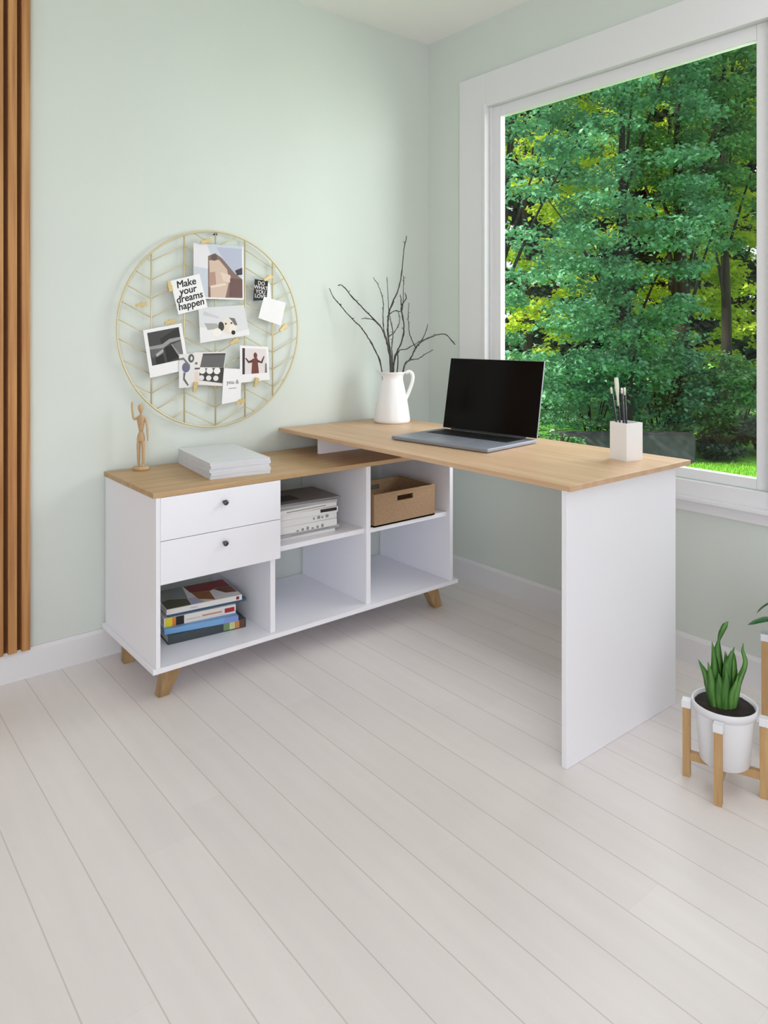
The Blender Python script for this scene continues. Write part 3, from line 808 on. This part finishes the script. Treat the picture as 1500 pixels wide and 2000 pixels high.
# small gold clips
clip_proto = None
clips = [((-1.193, 1.495), 20, 'gold clip at the top corner of the largest photo'), ((-1.336, 1.318), -75, 'gold clip at the side of the brush-lettered card'),
         ((-1.443, 1.247), 10, 'gold clip alone on the outer wire nearest the slat panel'), ((-1.337, 1.185), 15, 'gold clip above the tilted black and white photo'),
         ((-.920, 1.366), 30, 'gold clip above the small black card'), ((-.848, 1.164), 40, 'gold clip at the low corner of the blank square note'),
         ((-1.072, 1.110), 25, 'gold clip under the puppy photo'), ((-1.236, .938), 80, 'gold clip below the print of black glasses'),
         ((-.975, .944), 70, 'gold clip below the brown coat photo'), ((-1.046, .871), 15, 'gold clip at the foot of the tall white card')]
def clip_part(parent):
    for s in (-1, 1):
        bm = bmesh.new()
        frustum(bm, [(-.018, s * .0012, -.0035), (.018, s * .0028, -.0055), (.018, s * .0045, -.0055), (-.018, s * .0028, -.0035)],
                [(-.018, s * .0012, .0035), (.018, s * .0028, .0055), (.018, s * .0045, .0055), (-.018, s * .0028, .0035)])
        build('jaw', bm, M_CLIP, parent)
    bm = bmesh.new(); tube(bm, [(.002, 0, -.0065), (.002, 0, .0065)], .0030, 10); build('spring', bm, M_CLIP, parent)
for i, ((x, zc_), a, label) in enumerate(clips):
    o = thing('clip', label, 'clip', (x, -.0375, zc_), 0, 'gold clips on the pinboard')
    o.rotation_euler = (0, R(-a), 0); o.scale = (1.1, 1.0, 1.5)
    if clip_proto is None:
        clip_part(o); clip_proto = o
        kids = [c for c in bpy.data.objects if c.parent == o]
    else:
        for c in kids:
            n_ = c.copy(); n_.parent = o; COL.objects.link(n_)

# ------------------------------------------------------------------ plants on bamboo stands
M_LEAF_S = mat('sword_leaf', lin(112, 168, 82), .45, rgb2=lin(58, 112, 46), scale=(40, 40, 9), trans=.15)
def stand(name_label, pot_label, ctr, off, leg_h, leg_w, pot_r, pot_bot, pot_top, bar_z):
    """off: the four leg offsets from the centre"""
    st = thing('plant_stand', name_label, 'plant stand', (ctr[0], ctr[1], 0))
    ang = math.atan2(off[0][1], off[0][0])
    for k, (dx, dy) in enumerate(off):
        a = math.atan2(dy, dx)
        bm = bmesh.new(); box(bm, -leg_w / 2, leg_w / 2, -leg_w / 2, leg_w / 2, 0, leg_h, bevel=.0012)
        bm.transform(Matrix.Translation((dx, dy, 0)) @ Matrix.Rotation(a, 4, 'Z'))
        build('leg', bm, M_BAMBOO, st)
    for k in range(2):
        dx, dy = off[k]; a = math.atan2(dy, dx); L = math.hypot(dx, dy) - leg_w / 2
        zlo, zhi = bar_z
        bm = bmesh.new()
        if k == 0: box(bm, -L, L, -.008, .008, zlo, zhi, bevel=.001)
        else:
            box(bm, -L, -.0082, -.008, .008, zlo, zhi, bevel=.001); box(bm, .0082, L, -.008, .008, zlo, zhi, bevel=.001)
        bm.transform(Matrix.Rotation(a, 4, 'Z'))
        build('cross_bar', bm, M_BAMBOO, st)
    pot = thing('plant_pot', pot_label, 'pot', (ctr[0], ctr[1], bar_z[1] + .0003))
    h0 = bar_z[1] + .0003
    hh_ = pot_top - h0
    bm = bmesh.new()
    lathe(bm, [(0, 0), (pot_r * .70, 0), (pot_r * .76, .004), (pot_r * .90, hh_ - .026), (pot_r * .90, hh_ - .022), (pot_r * .97, hh_ - .021), (pot_r, hh_ - .002), (pot_r * .985, hh_),
               (pot_r * .95, hh_ - .001), (pot_r * .91, hh_ - .020), (pot_r * .80, hh_ * .5), (0, hh_ * .5)], 48)
    build('body', bm, M_POT, pot)
    bm = bmesh.new()
    lathe(bm, [(0, hh_ - .016), (pot_r * .5, hh_ - .009), (pot_r * .90, hh_ - .009), (pot_r * .85, hh_ - .03), (0, hh_ - .03)], 40)
    for v in bm.verts:
        if v.co.z > hh_ - .025: v.co.z += random.uniform(-.0015, .0015)
    build('soil', bm, M_SOIL, pot)
    for dx, dy in off:
        a = math.atan2(dy, dx); L = math.hypot(dx, dy)
        bm = bmesh.new()
        w2 = leg_w / 2 + .002
        box(bm, L - w2, L + w2, -w2, w2, leg_h + .0003 - h0, leg_h + .020 - h0, bevel=.0015)
        box(bm, pot_r * .955, L - w2 + .001, -.0055, .0055, leg_h + .006 - h0, leg_h + .018 - h0, bevel=.001)
        bm.transform(Matrix.Rotation(a, 4, 'Z'))
        build('bracket', bm, M_POT, pot)
    return st, pot
off1 = [(-.031, .084), (-.084, -.026), (.031, -.084), (.084, .026)]
ctr1 = (-.590, -1.750)
stand('low bamboo plant stand with four square legs beside the desk panel', 'white round pot held on the low bamboo stand', ctr1, off1, .178, .0185, .077, .06, .214, (.044, .064))

def blade(bm, base_, pts, widths, face_dir, fold=.25, wmul=1.0):
    cp = catmull([base_ + Vector(p) for p in pts], 6)
    n = len(cp)
    f = Vector(face_dir).normalized()
    rows = []
    for i in range(n):
        t = (cp[min(i + 1, n - 1)] - cp[max(i - 1, 0)]).normalized()
        side = t.cross(f).normalized()
        nrm = side.cross(t).normalized()
        a = i / (n - 1) * (len(widths) - 1); j = min(int(a), len(widths) - 2)
        w = (widths[j] + (widths[j + 1] - widths[j]) * (a - j)) * wmul
        th = .0011 * min(1, w / .006) + .0003
        rows.append([bm.verts.new(cp[i] - side * w - nrm * w * fold), bm.verts.new(cp[i] + nrm * th), bm.verts.new(cp[i] + side * w - nrm * w * fold), bm.verts.new(cp[i] - nrm * th)])
    for a, b in zip(rows, rows[1:]):
        for k in range(4):
            fc = bm.faces.new((a[k], a[(k + 1) % 4], b[(k + 1) % 4], b[k])); fc.smooth = True
    bm.faces.new(rows[0]); bm.faces.new(list(reversed(rows[-1])))

pl = thing('sword_plant', 'small green plant with upright sword leaves in the low white pot', 'plant', (ctr1[0], ctr1[1], .197))
rl = Vector((math.sin(HEAD), -math.cos(HEAD), 0)); wd = Vector((math.cos(HEAD), math.sin(HEAD), 0))
def leafspec(lat0, dep0, pts, widths, yaw=0.0):
    """pts: (lateral, depth, height) from the leaf's root"""
    base_ = rl * lat0 + wd * dep0 + Vector((0, 0, -.004))
    P = [rl * a + wd * d + Vector((0, 0, zz)) for a, d, zz in pts]
    fd = -wd * math.cos(yaw) + rl * math.sin(yaw)
    bm = bmesh.new(); blade(bm, base_, P, widths, fd, wmul=1.3)
    build('leaf', bm, M_LEAF_S, pl)
leafspec(-.010, .004, [(0, 0, 0), (-.003, 0, .06), (-.005, 0, .12), (-.002, .004, .160), (.004, .006, .182), (.016, .008, .205), (.026, .010, .219)], [.009, .012, .013, .008, .0025, .0055, .006, .0006])
leafspec(-.018, -.004, [(0, 0, 0), (-.003, 0, .05), (-.006, -.002, .10), (-.011, -.004, .14), (-.018, -.006, .178)], [.009, .012, .012, .009, .005, .0006], .3)
leafspec(-.022, .006, [(0, 0, 0), (-.008, 0, .04), (-.022, .0, .085), (-.042, .0, .124)], [.008, .010, .009, .005, .0006], -.3)
leafspec(.004, -.008, [(0, 0, 0), (.002, 0, .05), (.004, 0, .10), (.010, .004, .128), (.022, .008, .160)], [.010, .013, .014, .013, .008, .0006], .4)
leafspec(.012, .004, [(0, 0, 0), (.004, 0, .05), (.009, 0, .10), (.012, .002, .130), (.012, .002, .150)], [.008, .010, .010, .008, .0045, .0006], -.4)
leafspec(.020, -.002, [(0, 0, 0), (.008, 0, .04), (.020, 0, .080), (.030, 0, .105), (.033, .0, .125), (.026, .0, .150), (.027, .0, .170)], [.007, .008, .008, .0065, .005, .0035, .0006], .2)
leafspec(.026, .010, [(0, 0, 0), (.003, 0, .04), (.006, 0, .080), (.004, 0, .110), (-.006, 0, .145)], [.006, .007, .006, .004, .0006], 0)
leafspec(-.004, -.014, [(0, 0, 0), (.0, 0, .04), (.003, -.002, .08), (.0, -.003, .115)], [.009, .012, .011, .006, .0006], .1)
leafspec(-.014, -.012, [(0, 0, 0), (-.004, 0, .04), (-.005, -.002, .075), (-.008, -.003, .100)], [.008, .011, .010, .006, .0006], -.2)
leafspec(.012, -.012, [(0, 0, 0), (.004, 0, .04), (.010, -.002, .065), (.016, -.003, .095)], [.008, .010, .009, .005, .0006], .3)

leafspec(-.026, -.006, [(0, 0, 0), (-.006, 0, .04), (-.010, -.002, .08), (-.020, -.003, .125)], [.008, .010, .009, .006, .0006], -.4)
leafspec(.022, -.010, [(0, 0, 0), (.006, 0, .04), (.012, -.002, .075), (.024, -.003, .112)], [.007, .009, .008, .005, .0006], .4)
leafspec(.004, .012, [(0, 0, 0), (.002, 0, .05), (.008, -.002, .10), (.002, -.003, .145)], [.009, .012, .011, .007, .0006], 0)
off2 = [(a * 1.28, b * 1.28) for a, b in off1]
ctr2 = (-.382 + .040, -1.763 - .108)
stand('taller bamboo plant stand cut by the picture edge', 'white pot on the taller bamboo stand', ctr2, off2, .318, .024, .104, .15, .355, (.140, .164))
p2 = thing('leafy_plant', 'plant with broad drooping green leaves above the taller stand', 'plant', (ctr2[0], ctr2[1], .338))
M_LEAF_B = mat('broad_leaf', lin(70, 140, 70), .35, rgb2=lin(28, 92, 52), scale=(30, 30, 30), trans=.15)
for k in range(14):
    a = 2 * math.pi * k / 14 * 1.0 + .2
    d = Vector((math.cos(a), math.sin(a), 0))
    hgt = (.075, .045, .105)[k % 3]; ln = (.125, .132, .10)[k % 3]
    bm = bmesh.new()
    blade(bm, d * .012 + Vector((0, 0, -.004)), [(0, 0, 0), d * ln * .35 + Vector((0, 0, hgt)), d * ln * .75 + Vector((0, 0, hgt * 1.05)), d * ln + Vector((0, 0, hgt * .75)), d * ln * 1.12 + Vector((0, 0, hgt * .45))], [.003, .004, .016, .022, .016, .0008], Vector((0, 0, 1)) + d * -.3, .15)
    build('leaf', bm, M_LEAF_B, p2)

# ------------------------------------------------------------------ the garden beyond the window
GZ = -.60
M_GRASS = mat('grass_green', lin(168, 226, 84), .8, rgb2=lin(120, 190, 56), scale=(9, 9, 9), trans=.2)
M_LAWN = mat('lawn_ground', lin(130, 196, 66), .95, rgb2=lin(92, 150, 48), scale=(5, 5, 5))
M_STONE = mat('dark_stone', lin(88, 90, 98), .9, rgb2=lin(66, 68, 74), scale=(8, 8, 8), bump=.4)
M_BARK = mat('tree_bark', lin(58, 50, 44), .95, rgb2=lin(34, 30, 27), scale=(12, 12, 2), bump=.6)
struct('lawn', M_LAWN, [(.05, 40, -25, 40, GZ - .2, GZ)])

def quads(name, verts, m, parent=None, tri=True):
    """verts: (n, 4, 3) folded leaf blades"""
    n = len(verts)
    me = bpy.data.meshes.new(name)
    me.vertices.add(n * 4); me.vertices.foreach_set('co', verts.reshape(-1).astype(np.float32))
    loops = (np.arange(n)[:, None] * 4 + np.array([0, 1, 2, 0, 2, 3])[None]).reshape(-1).astype(np.int32)
    me.loops.add(n * 6); me.loops.foreach_set('vertex_index', loops)
    me.polygons.add(n * 2)
    me.polygons.foreach_set('loop_start', (np.arange(n * 2) * 3).astype(np.int32))
    me.polygons.foreach_set('loop_total', np.full(n * 2, 3, dtype=np.int32))
    me.update(calc_edges=True); me.validate()
    me.materials.append(m)
    o = bpy.data.objects.new(name, me); COL.objects.link(o)
    if parent is not None: o.parent = parent
    return o

def leaf_quads(P, size, tilt=.8, droop=.3, out=None):
    """P: (n,3) leaf roots; returns (n,4,3)"""
    n = len(P)
    az = rng.uniform(0, 2 * np.pi, n)
    dirv = np.stack([np.cos(az), np.sin(az), rng.normal(-droop, .35, n)], 1)
    dirv /= np.linalg.norm(dirv, axis=1, keepdims=True)
    up = np.stack([rng.normal(0, tilt, n), rng.normal(0, tilt, n), np.ones(n)], 1)
    side = np.cross(dirv, up); side /= np.linalg.norm(side, axis=1, keepdims=True)
    nrm = np.cross(side, dirv)
    L = (size * rng.uniform(.7, 1.3, n))[:, None]
    a = P; b = P + dirv * L * .45 + side * L * .30 + nrm * L * .06
    c = P + dirv * L - nrm * L * .05; d = P + dirv * L * .45 - side * L * .30 + nrm * L * .06
    return np.stack([a, b, c, d], 1)

def leaf_mat(name, c1_, c2_, trans):
    return mat(name, c1_, .42, rgb2=c2_, scale=(1.6, 1.6, 2.4), detail=6, trans=trans, spec=.5)
L_TEAL = leaf_mat('shaded_teal_leaves', lin(128, 192, 150), lin(82, 140, 104), .25)  # shaded tone of the front trees put into the colour
L_MID = leaf_mat('mid_green_leaves', lin(128, 184, 116), lin(78, 134, 82), .3)
L_YEL = leaf_mat('backlit_yellow_leaves', lin(232, 240, 96), lin(176, 206, 66), .5)  # backlit glow painted into the leaf colour
L_DARK = leaf_mat('dark_green_leaves', lin(66, 92, 66), lin(38, 58, 42), .15)  # shade of gaps behind the trees painted as dark leaves; also dark shrubs

def tree(label, x, y, hgt, crown_z0, rad, m, sprays, per, leaf, trunk_r=.10, lean=(0, 0), group='trees beyond the window', name='tree', hole=None):
    t = thing(name, label, 'tree', (x, y, GZ), 0, group)
    cz_, rz_ = (crown_z0 + hgt) / 2, (hgt - crown_z0) / 2
    P = []
    tips = []
    for k in range(sprays):
        while True:
            v = rng.normal(0, 1, 3); v /= np.linalg.norm(v)
            if v[0] * .63 + v[1] * .776 > 0 and rng.random() < .5: v[:2] = -v[:2]
            rr = rng.uniform(.25, 1.0) ** .4
            c = np.array([v[0] * rad * rr + lean[0], v[1] * rad * rr + lean[1], cz_ + v[2] * rz_ * rr])
            if hole is None or not hole(c): break
        tips.append(c)
        n = per
        a = rng.uniform(0, 2 * np.pi, n); q = np.sqrt(rng.uniform(0, 1, n)) * rad * rng.uniform(.18, .34)
        out = np.array([v[0], v[1]])
        off = np.stack([np.cos(a) * q, np.sin(a) * q * 1.0, rng.normal(0, .05, n) - q * q * .35], 1)
        P.append(c + off)
    P = np.concatenate(P)
    P = P[P[:, 2] > .05]
    quads('crown', leaf_quads(P, leaf), m, t)
    bm = bmesh.new()
    top = Vector((lean[0] * .8, lean[1] * .8, hgt * .86))
    tr = catmull([(0, 0, 0), (lean[0] * .1 + .03, lean[1] * .1, hgt * .25), (lean[0] * .4 - .03, lean[1] * .4 + .03, hgt * .55), top], 5)
    tube(bm, tr, [trunk_r * (1.15 - .95 * i / (len(tr) - 1)) for i in range(len(tr))], 10)
    for c in tips[::max(1, len(tips) // 8)]:
        i = min(len(tr) - 2, max(2, int(len(tr) * (c[2] * .7) / hgt)))
        p0 = tr[i]; p2_ = Vector(c); pm = (p0 + p2_) / 2 + Vector((0, 0, .12))
        tube(bm, catmull([p0, pm, p2_], 4), [trunk_r * (.30 - .03 * q) for q in range(9)], 6)
    build('trunk', bm, M_BARK, t)
    return t
def garden(d, lat):
    """plan position d metres ahead of the room's viewing spot and lat metres to its right"""
    return (CAM[0] + math.cos(HEAD) * d + math.sin(HEAD) * lat, CAM[1] + math.sin(HEAD) * d - math.cos(HEAD) * lat)

# far evergreens closing the view, shade of the leaf gaps put into their colour
for lat, d, lab in ((2.6, 17.0, 'dark evergreen far behind the pitcher side of the window'), (4.7, 17.6, 'dark evergreen far behind the middle of the window'),
                    (6.6, 17.2, 'dark evergreen far behind the square pen cup'), (8.6, 17.8, 'dark evergreen farthest off at the outer window frame')):
    tree(lab, *garden(d, lat), 11, 0.1, 1.9, L_DARK, 210, 120, .24, .14, name='evergreen_tree')
# yellow-green trees, sun from behind put into their leaf colour
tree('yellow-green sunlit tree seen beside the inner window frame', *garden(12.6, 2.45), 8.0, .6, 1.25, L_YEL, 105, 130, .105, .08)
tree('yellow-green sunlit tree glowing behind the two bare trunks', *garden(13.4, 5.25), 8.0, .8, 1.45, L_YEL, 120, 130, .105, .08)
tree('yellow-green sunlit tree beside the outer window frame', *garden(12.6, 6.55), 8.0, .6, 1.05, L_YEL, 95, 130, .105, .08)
# nearer teal-green trees
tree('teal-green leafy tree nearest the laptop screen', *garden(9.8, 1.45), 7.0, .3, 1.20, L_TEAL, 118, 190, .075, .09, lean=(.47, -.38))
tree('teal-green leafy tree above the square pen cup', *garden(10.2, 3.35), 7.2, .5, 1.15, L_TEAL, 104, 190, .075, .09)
tree('mid-green tree with a bare lower trunk in the window', *garden(11.0, 4.45), 7.6, 2.7, 1.05, L_MID, 90, 180, .078, .13)
tree('mid-green tree with a thin dark trunk near the outer frame', *garden(11.6, 5.40), 7.8, 2.9, 1.0, L_MID, 85, 180, .078, .09)
# bushes under the trees
def bush(label, d, lat, hgt, rad, m, sprays, per, leaf, name='bush'):
    t = thing(name, label, 'bush', (*garden(d, lat), GZ), 0, 'bushes under the trees')
    P = []
    for k in range(sprays):
        v = rng.normal(0, 1, 3); v /= np.linalg.norm(v); rr = rng.uniform(.5, 1)
        c = np.array([v[0] * rad * rr, v[1] * rad * rr, hgt * (.5 + .46 * v[2] * rr)])
        P.append(c + rng.normal(0, 1, (per, 3)) * np.array([.16, .16, .06]) * rad)
    P = np.concatenate(P); P = P[P[:, 2] > .02]
    quads('foliage', leaf_quads(P, leaf), m, t)
    bm = bmesh.new()
    for k in range(7):
        a = k * .9
        tube(bm, catmull([(math.cos(a) * .03, math.sin(a) * .03, 0), (math.cos(a) * rad * .3, math.sin(a) * rad * .3, hgt * .4), (math.cos(a) * rad * .55, math.sin(a) * rad * .55, hgt * .75)], 4), .012, 6)
    build('stems', bm, M_BARK, t)
bush('low bright green bush just past the laptop', 8.9, 2.05, .62, .35, L_MID, 26, 90, .055)
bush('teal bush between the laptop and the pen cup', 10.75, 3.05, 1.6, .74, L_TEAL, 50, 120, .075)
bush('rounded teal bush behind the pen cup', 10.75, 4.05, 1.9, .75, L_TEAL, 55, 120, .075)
bush('shady mid-green bush at the foot of the bare trunks', 10.6, 5.05, 1.45, .70, L_MID, 48, 120, .07)
bush('tall dark bush deep between the teal trees past the laptop', 15.0, 3.3, 3.0, 1.25, L_DARK, 70, 130, .16)
bush('dark bush at the outer window corner above the lawn', 10.2, 5.25, .55, .45, L_DARK, 30, 100, .06)
bush('dark bush low beside the grey garden wall', 9.9, 4.50, .42, .34, L_DARK, 26, 90, .055)

gw = bmesh.new()
(xa, ya), (xb, yb) = garden(9.7, 2.2), garden(9.55, 4.02)
dv = Vector((xb - xa, yb - ya, 0)).normalized(); nv = Vector((-dv.y, dv.x, 0)) * .12
ring0 = [Vector((xa, ya, GZ)) - nv, Vector((xb, yb, GZ)) - nv, Vector((xb, yb, GZ)) + nv, Vector((xa, ya, GZ)) + nv]
frustum(gw, ring0, [p + Vector((0, 0, .40)) for p in ring0])
bmesh.ops.bevel(gw, geom=list(gw.edges), offset=.02, segments=2, affect='EDGES')
tag(build('garden_wall', gw, M_STONE), 'low dark grey stone wall in the garden behind the pen cup', 'wall')

# grass blades over the visible strip of lawn
n = 14000
dd = rng.uniform(8.0, 9.38, n); la = rng.uniform(3.4, 5.6, n)
P = np.stack([CAM[0] + math.cos(HEAD) * dd + math.sin(HEAD) * la, CAM[1] + math.sin(HEAD) * dd - math.cos(HEAD) * la, np.full(n, GZ)], 1)
h_ = rng.uniform(.03, .075, n)[:, None]; a_ = rng.uniform(0, 2 * np.pi, n)
sd = np.stack([np.cos(a_), np.sin(a_), np.zeros(n)], 1) * .006
lean_ = np.stack([rng.normal(0, .3, n), rng.normal(0, .3, n), np.ones(n)], 1) * h_
tag(quads('grass', np.stack([P - sd, P + sd, P + lean_ + sd * .1, P + lean_ * .6 - sd * .8], 1), M_GRASS), 'short bright green grass on the garden lawn', 'grass', kind='stuff')
